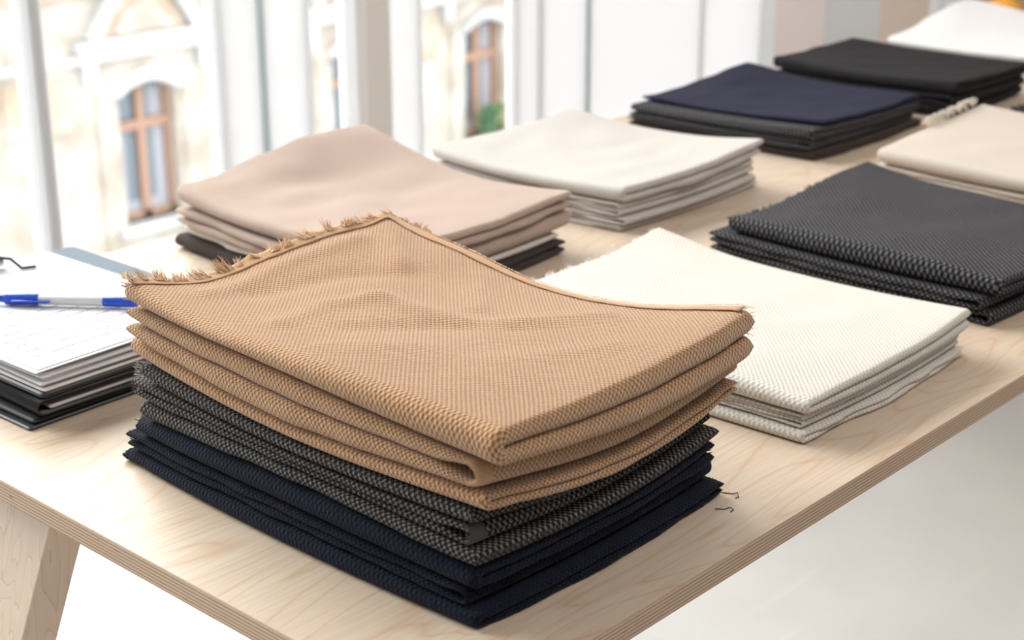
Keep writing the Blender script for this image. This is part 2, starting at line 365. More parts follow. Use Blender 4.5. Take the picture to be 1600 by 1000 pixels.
    for i in range(np_ - 1):
        for j in range(m_):
            k = (j + 1) % m_
            F.append((i * m_ + j, i * m_ + k, (i + 1) * m_ + k, (i + 1) * m_ + j))
            a, b = dt[j], dt[j + 1]
            U += [(us[i], a), (us[i], b), (us[i + 1], b), (us[i + 1], a)]
    for i in (0, np_ - 1):
        f = tuple(i * m_ + j for j in range(m_)); f = f if i else f[::-1]; F.append(f); U += [(us[i], dt[j % m_]) for j in f and range(m_)]
    mats, mi = m, None
    if selv is not None:
        mats = [m, selv]; Af = Aa.reshape(-1); Tf = Tt.reshape(-1)
        mi = [1 if len(f) == 4 and max(Af[q] for q in f) < sp * 1.6 and .0 < max(Tf[q] for q in f) < .017 else 0 for f in F]
    base = Vector((float(X.mean()), float(Y.mean()), float(Z.min())))
    V = V - np.array(base)
    o = obj(name, V.tolist(), F, mats, smooth=True, uvs=U, mi=mi); o.location = base
    tag(o, label, 'cloth', group)
    o_place = lambda x, y, w=1.0: Vector([float(q) for q in place(np.array(x), np.array(y), np.array(w * T))])
    return o, o_place

def child(name, V, F, m, parent, smooth=True, stuff=False, uv=False):
    o = bpy.data.objects.new(name, bpy.data.meshes.new(name)); me = o.data
    b = parent.location; me.from_pydata([tuple(Vector(v) - b) for v in V], [], F); me.materials.append(m)
    if smooth: me.polygons.foreach_set('use_smooth', [True] * len(me.polygons))
    if uv:
        l = me.uv_layers.new(name='UVMap'); l.data.foreach_set('uv', np.array([(V[i][0], V[i][1]) for f in F for i in f], dtype=np.float32).ravel())
    C.objects.link(o); o.parent = parent
    if stuff: o['kind'] = 'stuff'
    return o

def strand(p, d, L, r, droop=0.3, curl=0.3, up=Vector((0, 0, 1))):
    d = d.normalized(); side = d.cross(up).normalized() if d.cross(up).length > 0.01 else Vector((1, 0, 0))
    c = random.uniform(-curl, curl); pts = []
    for k in range(4):
        t = k / 3; pts.append(p + d * (L * t) + side * (c * L * t * t) - up * (droop * L * t * t))
    return tube(pts, [r, r, r * 0.85, r * 0.35], 3, cap=False)

def fringe(parent, pts, dirs, L, m, density=900, r=0.00035, clump=0.7, droop=0.3, name='fringe', seed=0):
    """loose threads along a polyline (pts) heading along dirs"""
    parts = []
    for i in range(len(pts) - 1):
        a, b = pts[i], pts[i + 1]; k = max(1, int((b - a).length * density))
        for j in range(k):
            t = random.random(); p = a.lerp(b, t); d = dirs[i].lerp(dirs[i + 1], t)
            c = 0.5 + 0.5 * noise.noise(p * 60 + Vector((seed, 0, 0)))
            l = L * (1 - clump + clump * 2 * max(c - .25, 0.05)) * random.uniform(0.6, 1.1)
            g = Vector((noise.noise(p * 110 + Vector((3, seed, 0))), noise.noise(p * 110 + Vector((9, seed, 5))), noise.noise(p * 90) * 0.7)) * 0.9
            parts.append(strand(p, d + g + Vector([random.uniform(-.18, .18) for _ in range(3)]), l, r, droop))
    V, F = join(parts)
    return child(name, V, F, m, parent, stuff=True)

def ribbon(rows):
    n = len(rows[0]); V = [v for r in rows for v in r]
    F = [(i * n + j, i * n + j + 1, (i + 1) * n + j + 1, (i + 1) * n + j) for i in range(len(rows) - 1) for j in range(n - 1)]
    return V, F

# ================================================================ SETTING
struct(box('floor', -6, 9, -6, 2.35, -0.05, 0.0, FLOOR))
YW = 2.0
struct(box('wall_right', -6, 3.54, -4.15, -4.0, 0, 3.1, WALLW))
struct(box('wall_front', -4.65, -4.5, -4.0, 2.0, 0, 3.1, WALLW))
struct(box('ceiling', -6, 3.54, -6, 2.25, 3.1, 3.25, WALLW))
# solid parts of the window wall (between and around the openings)
WL = [(-4.0, -1.6, 0, 3.1), (3.389, 3.6, 0, 3.1)]
bm = bmesh.new()
for a, b, c, d in WL: add_box(bm, a, b, YW, YW + 0.25, c, d)
add_box(bm, -1.6, 3.389, YW, YW + 0.25, 0, 0.16); add_box(bm, -1.6, 3.389, YW, YW + 0.25, 2.95, 3.1)
struct(bm_obj('wall_left', bm, WALLW))
struct(box('trim_1', 1.797, 1.873, YW + 0.02, YW + 0.06, 0.16, 2.95, POSTB, bevel=0.004))

def room_window(k, x0, x1, jl, jr, mull, y=YW + 0.05, dp=0.03):
    bm = bmesh.new()
    add_box(bm, x0, x0 + jl, y, y + dp, 0.16, 2.95); add_box(bm, x1 - jr, x1, y, y + dp, 0.16, 2.95)
    add_box(bm, x0 + jl, x1 - jr, y, y + dp, 0.16, 0.24); add_box(bm, x0 + jl, x1 - jr, y, y + dp, 2.87, 2.95)
    o = struct(bm_obj('window_%d' % k, bm, BACKFRAME, bevel=0.003))
    edges = [x0 + jl]
    for (a, b) in mull:
        bm = bmesh.new(); add_box(bm, a, b, y, y + dp, 0.24, 2.87); add_box(bm, a + 0.012, b - 0.012, y - 0.012, y, 0.24, 2.87)
        bm_obj('mullion', bm, BACKFRAME, o, bevel=0.002); edges += [a, b]
    edges.append(x1 - jr)
    for a, b in zip(edges[::2], edges[1::2]):
        box('pane', a, b, y + dp * .5, y + dp * .5 + .006, 0.24, 2.87, GLASS, o)
    return o
w1 = room_window(1, -1.6, 1.427, 0.08, 0.012, [(-0.35, -0.30), (0.978, 1.018)], dp=.04)
box('gasket', 1.521, 1.535, YW + 0.045, YW + 0.07, 0.16, 2.95, GASKET, w1)
def add_backlit(a, b, par):  # added translucent panels standing in for white frames blown out by flare
    o = box('backlit_panel', a, b, YW + .05, YW + .058, 0.16, 2.95, BACKLIT, par)
add_backlit(1.427, 1.521, w1); add_backlit(1.535, 1.652, w1)
w2 = room_window(2, 1.652, 1.797, 0.012, 0.03, [])
w3 = room_window(3, 1.99, 2.33, 0.012, 0.012, [])
add_backlit(1.873, 1.99, w3); add_backlit(2.33, 2.405, w3); add_backlit(2.42, 2.592, w3); box('mullion', 2.405, 2.42, YW + .045, YW + .06, .16, 2.95, BACKFRAME, w3)
add_backlit(2.605, 3.09, w3); box('mullion', 3.09, 3.105, YW + .045, YW + .06, .16, 2.95, BACKFRAME, w3); add_backlit(3.105, 3.388, w3)
box('gasket', 2.592, 2.605, YW + 0.045, YW + 0.07, 0.16, 2.95, GASKET, w3)
# end wall beyond the table: painted panels, a pale jamb and a wooden door
XE = 3.39
bm = bmesh.new(); add_box(bm, XE, XE + 0.15, -4.0, YW, 0, 3.1); we = struct(bm_obj('wall_back', bm, WPINK))
def endx(px):   # y on the end wall for photo column px near the top of the frame
    d = right * (px - 800) + down * (-470) + fwd * 2517
    t = (XE + 0.60477) / d.x
    return -0.60169 + d.y * t
box('wall_panel', XE - 0.012, XE, endx(1378), endx(1292), 0, 3.1, WGREY, we)
box('wall_panel', XE - 0.012, XE, endx(1462), endx(1378), 0, 3.1, WTAN, we)
d1 = struct(box('door_1', XE - 0.03, XE, -0.9, endx(1524), 0.0, 2.1, WBRN))
bm = bmesh.new(); y_a, y_b = endx(1524), endx(1464)
add_box(bm, XE - 0.05, XE, y_a, y_b, 0, 2.2)
add_box(bm, XE - 0.06, XE - 0.05, y_a + (y_b - y_a) * .1, y_a + (y_b - y_a) * .35, 0, 2.2); add_box(bm, XE - 0.06, XE - 0.05, y_a + (y_b - y_a) * .7, y_a + (y_b - y_a) * .95, 0, 2.2)
struct(bm_obj('trim_2', bm, WALLW))

# ---------------------------------------------------------------- the building across the street
YF = 20.0
GZ = -9.0
bld = empty('apartment_building', (14, YF, GZ))
tag(bld, 'weathered cream stone building with arched brown windows seen across the street', 'building')
WX = [6.1, 9.9, 13.68, 18.0, 21.25, 25.0]          # window centres
wz0, wz1, ww = -6.63, -4.62, 1.06                    # sill, spring of arch, width (world z is table relative below)
wz0 += 0.0; OFF = TZ
def arch_pts(cx, w_, z0, z1, rise, n=12):
    """closed outline of a segment-arched opening"""
    P = [(cx - w_ / 2, z0)]
    for k in range(n + 1):
        t = k / n; P.append((cx - w_ / 2 + w_ * t, z1 + rise * (1 - (2 * t - 1) ** 2)))
    P.append((cx + w_ / 2, z0)); return P
def prism(P, ya, yb):
    n = len(P); V = [(x, ya, z) for x, z in P] + [(x, yb, z) for x, z in P]
    F = [tuple(range(n)), tuple(range(2 * n - 1, n - 1, -1))] + [(i, i + n, (i + 1) % n + n, (i + 1) % n) for i in range(n)]
    return V, F
def arch_band(cx, w_, z1, rise, wide, ya, yb, n=14, drop=0.0):
    A = [(cx - w_ / 2 + w_ * k / n, z1 + rise * (1 - (2 * k / n - 1) ** 2)) for k in range(n + 1)]
    w2_ = w_ + 2 * wide
    B = [(cx - w2_ / 2 + w2_ * k / n, z1 + wide * 0.15 + (rise + wide * 0.85) * (1 - (2 * k / n - 1) ** 2)) for k in range(n + 1)]
    parts = []
    for k in range(n): parts.append(prism([A[k], A[k + 1], B[k + 1], B[k]], ya, yb))
    return join(parts)
cz = lambda z: z + OFF
# wall skin with holes: build column by column
bm = bmesh.new()
xs = [-8.0]
for c in WX: xs += [c - ww / 2, c + ww / 2]
xs.append(36.0)
for a, b in zip(xs[::2], xs[1::2]): add_box(bm, a, b, YF, YF + 0.5, GZ, 8)
for c in WX:
    add_box(bm, c - ww / 2, c + ww / 2, YF, YF + 0.5, GZ, cz(wz0)); add_box(bm, c - ww / 2, c + ww / 2, YF, YF + 0.5, cz(wz1) + 0.32, 8)
    for k in range(10):
        x_a = c - ww / 2 + ww * k / 10; t = (k + .5) / 10; zz = cz(wz1) + 0.19 * (1 - (2 * t - 1) ** 2)
        add_box(bm, x_a, x_a + ww / 10, YF, YF + 0.5, zz, cz(wz1) + 0.32)
bm_obj('wall', bm, STONE, bld)
for i, c in enumerate(WX):
    P = arch_pts(c, ww, cz(wz0), cz(wz1), 0.19)
    V, F = prism(P, YF + 0.30, YF + 0.33); g = obj('window', V, F, BPANE, bld)
    bm = bmesh.new()
    for a, b in ((-0.5, -0.43), (-0.065, 0.065), (0.43, 0.5)): add_box(bm, c + a * ww, c + b * ww, YF + 0.2, YF + 0.3, cz(wz0), cz(wz1) + (0.18 if abs(a) < .2 else 0.03))
    tz = cz(wz0) + (wz1 - wz0) * 0.70
    add_box(bm, c - ww / 2, c + ww / 2, YF + 0.19, YF + 0.3, tz, tz + 0.15); add_box(bm, c - ww / 2, c + ww / 2, YF + 0.2, YF + 0.3, cz(wz0), cz(wz0) + 0.10)
    fr = bm_obj('window_frame', bm, BFRAME, g)
    bm = bmesh.new()
    for a, b in ((-0.40, -0.27), (0.24, 0.42)): add_box(bm, c + a * ww, c + b * ww, YF + 0.285, YF + 0.298, cz(wz0) + .1, tz)
    add_box(bm, c + 0.2 * ww, c + 0.42 * ww, YF + 0.285, YF + 0.298, tz + .15, cz(wz1) + 0.02); add_box(bm, c - .42 * ww, c + .42 * ww, YF + 0.28, YF + 0.298, cz(wz0) + .1, cz(wz0) + .26)
    bm_obj('curtain', bm, CURT, g)
    V, F = arch_band(c, ww + 0.02, cz(wz1), 0.19, 0.20, YF - 0.10, YF); obj('arch_surround', V, F, STONEL, bld, False)
    box('window_sill', c - ww * 0.72, c + ww * 0.72, YF - 0.22, YF + 0.2, cz(wz0) - 0.16, cz(wz0), STONEL, bld, 0.02)
    # jamb strips
    for s in (-1, 1): box('pilaster', c + s * 0.78 - 0.14, c + s * 0.78 + 0.14, YF - 0.06, YF, cz(wz0) - 0.4, cz(wz1) + 0.12, STONE, bld, 0.01)
    box('frieze_panel', c - 0.8, c + 0.8, YF - 0.05, YF, cz(-4.05), cz(-3.90), STONEO, bld, 0.01)
    box('hood_cornice', c - 1.25, c + 1.25, YF - 0.22, YF, cz(-3.88), cz(-3.70), STONEL, bld, 0.03)
    V, F = arch_band(c, 1.7, cz(-3.70), 0.80, 0.22, YF - 0.20, YF, 18); obj('pediment', V, F, STONEL, bld)
    V, F = prism(arch_pts(c, 1.6, cz(-3.7), cz(-3.7), 0.74, 16), YF - 0.04, YF + 0.0); obj('tympanum', V, F, STONEO, bld)
    V, F = prism(arch_pts(c, 1.1, cz(-3.66), cz(-3.66), 0.45, 12), YF - 0.09, YF - 0.04); obj('relief', V, F, STONE, bld)
    for s in (-1, 1):
        box('corbel', c + s * 1.05 - 0.12, c + s * 1.05 + 0.12, YF - 0.18, YF, cz(-4.35), cz(-3.88), STONEL, bld, 0.03)
for a in range(-2, 9):
    x_a = 13.68 + (a - 2.5) * 3.85
    box('wall_panel', x_a - 0.55, x_a + 0.55, YF - 0.05, YF, cz(-5.0), cz(-4.2), STONEO, bld, 0.02)
box('string_course', -8, 36, YF - 0.16, YF, cz(-4.02), cz(-3.90), STONEL, bld, 0.02)
box('string_course', -8, 36, YF - 0.30, YF, cz(-2.3), cz(-2.0), STONEL, bld, 0.03)
box('string_course', -8, 36, YF - 0.12, YF, cz(-3.05), cz(-2.95), STONEO, bld, 0.02)
struct(box('ground', -20, 50, 2.4, 60, GZ - 0.3, GZ, mat('street', (0.45, 0.44, 0.42), 0.9)))
# flower box on the window seen above the grey stack
fb = empty('flower_box', (21.25, YF - 0.32, cz(wz0)))
tag(fb, 'window box of green leaves and yellow flowers on the building sill across the street', 'flower box')
box('planter', 20.9, 21.6, YF - 0.42, YF - 0.23, cz(wz0) - 0.14, cz(wz0) + 0.06, mat('terracotta', (0.45, 0.22, 0.12)), fb, 0.01)
LEAF = mat('leaf_green', (0.10, 0.22, 0.10)); YEL = mat('yellow_petal', (0.75, 0.48, 0.08)); PWH = mat('pale_petal', (0.72, 0.78, 0.62))
def blobs(name, n, r, m, xr, zr):
    parts = []
    for _ in range(n):
        p = Vector((random.uniform(*xr), YF - 0.32 + random.uniform(-.08, .08), random.uniform(*zr))); q = [Vector([random.gauss(0, 1) for _ in range(3)]).normalized() * r * random.uniform(.6, 1.2) for _ in range(4)]
        parts.append(([p + a for a in q], [(0, 1, 2), (0, 3, 1), (1, 3, 2), (0, 2, 3)]))
    V, F = join(parts); o = obj(name, V, F, m, fb); o['kind'] = 'stuff'
blobs('foliage', 500, 0.06, LEAF, (20.8, 21.4), (cz(wz0) + .12, cz(wz0) + .62))
blobs('flowers', 90, 0.05, YEL, (21.15, 21.6), (cz(wz0) + .2, cz(wz0) + .62)); blobs('flowers', 70, 0.05, PWH, (20.95, 21.4), (cz(wz0) + .25, cz(wz0) + .5))

# ================================================================ TABLE
tb = empty('trestle_table', (1.5, 0.4885, 0)); TL, TW, TT = 3.0, 0.977, 0.0195
tag(tb, 'long birch plywood table with layered edges on splayed wooden legs under the cloth stacks', 'table')
bm = bmesh.new(); add_box(bm, 0, TL, 0, TW, TZ - TT, TZ)
bmesh.ops.bevel(bm, geom=list(bm.edges), offset=0.0008, segments=1, affect='EDGES')
bmesh.ops.recalc_face_normals(bm, faces=bm.faces)
for f in bm.faces: f.material_index = 0 if f.normal.z > 0.9 else 1
bm_obj('tabletop', bm, [TOP, EDGE], tb)
def leg(xa, ya, sx, sy=0.0):
    """80 x 36 mm board, wide side across the table, leaning sx along the table"""
    bm = bmesh.new(); vs = add_box(bm, 0, 0.036, 0, 0.085, 0, 1)
    zt = TZ - TT
    for v in vs:
        z = v.co.z * zt; k = zt - z
        v.co = Vector((xa + v.co.x * 1.05 + sx * k, ya + v.co.y + sy * k, z))
    bm_obj('leg', bm, LEG, tb, bevel=0.0015)
leg(0.030, 0.487, -0.30, 0.13); leg(0.030, 0.02, -0.30, 0.0); 
leg(2.75, 0.487, -0.2); leg(2.75, 0.1, -0.2); 
box('cross_beam', 2.79, 2.826, 0.1, 0.60, TZ - TT - 0.09, TZ - TT, LEG, tb, 0.001)

# ================================================================ FRONT STACK
H = Stack(0.090, 0.380, 0.064, 0.458)
# grids: rows u = 0, .5, 1 (along the table), columns v = 0, .5, 1 (across it)
g = {}
g[0] = np.zeros((3, 3))
g[1] = [[.014, .017, .012], [.014, .016, .014], [.013, .015, .014]]
g[2] = [[.028, .033, .030], [.028, .031, .029], [.030, .031, .030]]
g[3] = [[.047, .055, .046], [.046, .052, .049], [.052, .052, .050]]
g[4] = [[.060, .067, .063], [.058, .064, .063], [.066, .064, .063]]
g[5] = [[.078, .078, .082], [.068, .075, .078], [.076, .075, .077]]
g[6] = [[.092, .090, .101], [.077, .086, .093], [.089, .086, .092]]
g[7] = [[.107, .1035, .119], [.093, .100, .110], [.101, .099, .108]]
g[8] = [[.129, .1425, .148], [.118, .122, .132], [.121, .110, .138]]
g[9] = [[.157, .161, .161, .159, .170], [.156, .157, .157, .153, .151], [.157, .152, .151, .152, .158], [.159, .147, .143, .150, .163], [.162, .140, .135, .148, .158]]
def front(rect, a, kind, n, m, seed, label, **k):
    return cloth(H, rect, g[a], g[a + 1], kind, n, m, seed, label, 'folded cloths in the front stack', res=1.0, open_far=.34, **k)
N3, pN3 = front((.090, .380, .064, .476), 0, 'L', 2, NAVY, 1, 'navy folded cloth at the very bottom of the tall front stack, resting on the table')
N2, pN2 = front((.093, .378, .074, .473), 1, 'R', 2, NAVY, 2, 'navy folded cloth second from the bottom of the tall front stack', hollow=.5)
N1, pN1 = front((.091, .370, .068, .458), 2, 'L', 2, NAVY, 3, 'navy folded cloth directly under the grey ones in the tall front stack')
G3, pG3 = front((.092, .372, .065, .447), 3, 'R', 1, GREY, 4, 'grey flecked folded cloth lowest of the grey ones in the tall front stack')
G2, pG2 = front((.094, .368, .072, .457), 4, 'R', 2, GREY, 5, 'grey flecked folded cloth in the middle of the grey ones in the front stack', hollow=.5, selv=GREYP)
G1, pG1 = front((.093, .370, .069, .444), 5, 'L', 1, GREY, 6, 'grey flecked folded cloth directly under the tan ones in the front stack')
B3, pB3 = front((.092, .384, .058, .455), 6, 'L', 2, TAN, 7, 'tan basket-weave folded cloth lowest of the tan ones in the front stack')
B2, pB2 = front((.090, .388, .060, .452), 7, 'R', 2, TAN, 8, 'tan basket-weave folded cloth second from the top of the front stack', hollow=.5, selv=TANP)
def pdist(X, Y, pts):
    d = np.full(np.shape(X), 9.0)
    for (ax_, ay), (bx_, by) in zip(pts, pts[1:]):
        L2 = (bx_ - ax_) ** 2 + (by - ay) ** 2; t = np.clip(((X - ax_) * (bx_ - ax_) + (Y - ay) * (by - ay)) / L2, 0, 1)
        d = np.minimum(d, np.hypot(X - ax_ - t * (bx_ - ax_), Y - ay - t * (by - ay)))
    return d
def creases(X, Y):
    z = 0.0
    for pts, amp, sg in (([(.140, .405), (.227, .419), (.317, .420)], .0036, .011), ([(.135, .305), (.190, .321), (.232, .305)], .0042, .013),
                         ([(.232, .305), (.246, .205), (.330, .156)], .0040, .014), ([(.375, .45), (.30, .35)], .0045, .013),
                         ([(.175, .385), (.245, .372), (.300, .340)], -.0034, .014), ([(.165, .262), (.221, .226), (.259, .185)], -.0030, .013),
                         ([(.28, .24), (.345, .30)], .0028, .013), ([(.19, .14), (.27, .10)], .0016, .015), ([(.12, .24), (.17, .20)], .0016, .012)):
        z = z + amp * np.exp(-(pdist(X, Y, pts) / sg) ** 2)
    return z
B1, pB1 = cloth(H, (.087, .382, .044, .450), g[8], g[9], 'L', 2, TAN, 9, 'pale tan basket-weave cloth with frayed seamed hem on top of the front stack', 'folded cloths in the front stack', res=1.9, wr=0.002, extra=creases, open_far=.05, edge=.0015)

def hem(parent, place, rect, m_band, m_seam, m_fr, L=0.008, inset=0.012, x_from=0.0, y_from=0.0, dens=2300, r=0.00032, seam=True, band=True):
    x0, x1, y0, y1 = rect
    n = 90; back = [place(x0 + (x1 - x0) * (0.01 + .985 * i / n), y1 - 0.004) for i in range(n + 1)]; side = [place(x1 - 0.004, y1 - 0.003 - (y1 - y0) * .975 * i / n) for i in range(n + 1)]
    up = Vector((0, 0, 1))
    if seam:
        def ins(k, sgn=1):
            A = [place(x0 + 0.004 + (x1 - x0 - inset - .004) * i / n, y1 - inset + 0.0012 * math.sin(i * .5)) + up * k for i in range(n + 1)]
            B = [place(x1 - inset + 0.001 * math.sin(i * .43), y1 - inset - (y1 - y0 - inset - .006) * i / n) + up * k for i in range(1, n + 1)]
            return A + B
        V, F = tube(ins(0.0003), 0.0004, 5); child('seam', V, F, m_seam, parent)
    if band:
        rows = []
        for i in range(n + 1):
            x = x0 + 0.006 + (x1 - x0 - .008) * i / n; e = 0.0042 * noise.noise(Vector((i * .31, 1, 0)))
            rows.append([place(x, y1 - inset) + up * .0001, place(x, y1 - inset + .002) + up * .0004, place(x, y1 - .006) + up * .0006, place(x, y1 - .003 + e) + up * (.0013 + .0022 * noise.noise(Vector((i * .2, 3, 0)))), place(x, y1 + .0005 + e) + up * (.0010 + .005 * max(0, noise.noise(Vector((i * .22, 7, 0)))))])
        for i in range(1, n + 1):
            y = y1 - (y1 - y0 - .008) * i / n; e = 0.0012 * noise.noise(Vector((i * .35, 5, 0)))
            rows.append([place(x1 - inset, min(y, y1 - inset)) + up * .0001, place(x1 - inset + .002, y) + up * .0004, place(x1 - .006, y) + up * .0005, place(x1 - .003 + e, y) + up * .0001, place(x1 + e, y) - up * .0008])
        V, F = ribbon(rows); b = child('hem_band', V, F, m_band, parent, uv=True)
        md = b.modifiers.new('thick', 'SOLIDIFY'); md.thickness = 0.0004; md.offset = -1
    dn = [Vector((.15, 1, .9))] * (n + 1); ds = [Vector((1, .1, .7))] * (n + 1)
    wv, ko = (1.0, 1.0) if band else (.80, 0.0)
    bk = [place(x0 + (x1 - x0) * (0.0 + i / n), y1 - (0.0015 if band else 0), wv) + up * .001 * ko for i in range(n + 1)]
    sd_ = [place(x1 - 0.001, y1 - (y1 - y0) * i / n, wv) + up * .0008 * ko for i in range(n + 1)]
    fringe(parent, bk, dn, L * .45, m_fr[1], dens, r, clump=.5, droop=.3)
    parts, parts2 = [], []; s_ = 0.0
    while s_ < 1:
        wdt = random.uniform(.015, .05); kk = int(wdt * 900 * dens / 2300 * 1.6); lean = Vector((random.uniform(-.7, .9), 1, random.uniform(.0, .6))); LL = L * random.uniform(.8, 1.5)
        for _ in range(kk):
            t = s_ + random.random() * wdt; i = min(int(t * n), n)
            if i >= n: break
            p0 = bk[i].lerp(bk[i + 1], t * n - i) + Vector((0, random.uniform(-.006, .0), .0004))
            st_ = strand(p0, lean + Vector([random.uniform(-.22, .22) for _ in range(3)]), LL * random.uniform(.6, 1.05), r * 1.25, random.uniform(-.5, .35), .5)
            (parts if random.random() < .6 else parts2).append(st_)
        s_ += wdt + random.uniform(.005, .05)
    V, F = join(parts); child('fringe', V, F, m_fr[0], parent, stuff=True)
    V, F = join(parts2); child('fringe', V, F, m_fr[1], parent, stuff=True)
    if m_fr[2]:
        fringe(parent, sd_, ds, L * .33, m_fr[1], dens * .9, r, clump=.5, droop=.5)
        fringe(parent, sd_[:int(n * .22)], [Vector((.7, .2, 1.1))] * (n + 1), L * .8, m_fr[0], dens * .5, r * 1.2, clump=.9, droop=.2)
hem(B1, pB1, (.087, .382, .044, .450), TANP, mat('brown_stitch', (0.22, 0.10, 0.04), .9), (TAND, TANL, True), L=0.0085)
# loose threads at the two tips of the top cloth
def tip(parent, place, x, y, w0, w1, d, L, m, n=90, r=0.0003, spread=0.012, along='x'):
    parts = []
    for _ in range(n):
        s = random.uniform(0, spread)
        p = place(x + (s if along == 'x' else 0), y + (s if along == 'y' else 0), random.uniform(w0, w1))
        parts.append(strand(p, Vector(d) + Vector([random.uniform(-.35, .35) for _ in range(3)]), L * random.uniform(.4, 1.1), r, .05))
    V, F = join(parts); V = [Vector((v[0], v[1], max(v[2], TZ + .0003))) for v in V]; child('loose_threads', V, F, m, parent, stuff=True)
tip(B1, pB1, .090, .447, .1, .95, (-.1, 1, .1), .007, TAND, 150, spread=.014)
tip(B1, pB1, .379, .050, .5, .95, (1, -.15, -.1), .012, TAND, 60, spread=.012, along='y')
for o, p, (x0, x1, y0, y1) in ((N3, pN3, (.090, .380, .064, .476)), (N2, pN2, (.093, .378, .074, .473)), (N1, pN1, (.091, .370, .068, .458))):
    tip(o, p, x0 + .002, y1 - .0045, .1, .9, (-.15, 1, .1), .0042, NAVYP, 700, .0004, .10)
    tip(o, p, x1 - .0045, y0 + .002, .1, .9, (1, -.1, .1), .0042, NAVYP, 600, .0004, .10, 'y')
tip(G1, pG1, .090, .443, .2, .95, (-.2, 1, .3), .0045, mat('pale_grey_thread', (.42, .40, .39), .9), 130, .00022, .02)
tip(G2, pG2, .090, .455, .2, .95, (-.2, 1, .2), .003, GREYP, 100, .0003, .03)
tip(B2, pB2, .384, .064, .2, .9, (1, 0, .2), .003, TAND, 120, .0003, .03, 'y')
# a few loose dark threads lying on the table by the stack
def thread(pts, m, label, r=0.0004):
    V, F = tube([Vector(p) + Vector((0, 0, TZ + r)) for p in pts], r, 5)
    b = Vector(V[0]); o = obj('loose_thread', [Vector(v) - b for v in V], F, m, smooth=True); o.location = b; tag(o, label, 'thread', 'loose threads beside the front stack')
thread([(.381, .066, 0), (.385, .058, 0), (.386, .054, .002), (.383, .051, 0), (.380, .052, 0)], NAVYP, 'curled dark thread lying on the table at the right tip of the front stack')
thread([(.352, .052, .001), (.358, .047, 0), (.3625, .0445, .001), (.362, .041, 0), (.357, .0405, 0)], NAVYP, 'short dark hooked thread lying just in front of the front stack')

# ================================================================ OTHER STACKS
def pile(st, layers, group, total, peak=None, res=0.6, tips=None):
    """layers bottom to top: (kind, leaves, material, height share, rect tweak, label)"""
    tot = sum(l[3] for l in layers); z = 0.0; out = []
    tgt = np.asarray(total, float)
    for i, (kind, n, m, sh, tw, label, kw) in enumerate(layers):
        f0, f1 = z / tot, (z + sh) / tot; z += sh
        last = i == len(layers) - 1
        base = tgt if not (last and peak is not None) else tgt
        zb = tgt * f0; zt = tgt * f1
        if last and peak is not None:
            zt = np.asarray(peak, float)
        jr = random.Random(i * 13 + int(st.x0 * 1000)); j = lambda a: jr.uniform(-a, a)
        rect = (st.x0 + tw[0] + j(.002), st.x1 + tw[1] + j(.005), st.y0 + tw[2] + j(.0025), st.y1 + tw[3] + j(.005))
        kw = {**dict(open_far=.34, edge=.0045, rot=j(.012)), **kw}
        o, p = cloth(st, rect, zb, zt, kind, n, m, 20 + int(st.x0 * 100) + int(st.y0 * 37) + i * 3, label, group, res=res, **kw)
        out.append((o, p, rect))
    return out

# white stack, right of the front one
Wst = Stack(.505, .795, .068, .450, .006, .006)
wp = pile(Wst, [
    ('L', 2, WHITE, .012, (0, -.006, 0, 0), 'white basket-weave folded cloth at the bottom of the low white stack', {}),
    ('R', 4, WHITE, .014, (.004, -.012, .004, -.004), 'white folded cloth with thin nested layers in the middle of the low white stack', dict(hollow=.3)),
    ('L', 2, WHITE, .022, (-.002, .002, -.004, .004), 'white basket-weave cloth with frayed back edge on top of the low white stack', dict(wr=.0025, edge=.001, open_far=.05))],
    'white cloths in the low stack', [[.048, .046, .044], [.046, .045, .044], [.048, .045, .045]],
    [[.040, .047, .044, .046, .046], [.044, .047, .046, .045, .044], [.045, .046, .045, .044, .044], [.046, .045, .044, .043, .045], [.050, .044, .042, .044, .056]], res=.9)
o, p, rc = wp[-1]
hem(o, p, rc, WHITEP, mat('off_white_stitch', (.62, .58, .50), .9), (WHITEP, WHITEP, True), L=.007, dens=1300, seam=False, band=False, inset=.010)

# dark charcoal stack at the right edge of the frame
Dst = Stack(.885, 1.19, .078, .438, .006, .006)
dp = pile(Dst, [
    ('R', 2, CHAR, .018, (0, 0, .004, 0), 'charcoal dotted folded cloth at the bottom of the stack at the right edge', dict(hollow=.4)),
    ('R', 2, CHAR, .018, (-.002, -.004, .012, .002), 'charcoal dotted folded cloth in the middle of the stack at the right edge', dict(hollow=.4)),
    ('L', 2, CHAR, .022, (.006, .002, 0, -.012), 'charcoal dotted cloth with raised back corner on top of the right-edge stack', dict(wr=.003, edge=.001, open_far=.05))],
    'charcoal cloths in the right-edge stack', [[.050, .050, .054], [.050, .046, .050], [.050, .046, .050]],
    [[.050, .056, .058, .056, .054], [.050, .052, .053, .052, .046], [.050, .050, .049, .052, .052], [.050, .048, .050, .054, .062], [.050, .046, .049, .052, .066]], res=.9)
o, p, rc = dp[-1]
hem(o, p, rc, CHARP, CHARP, (CHARP, CHARP, False), L=.0035, dens=1500, seam=False, band=False)

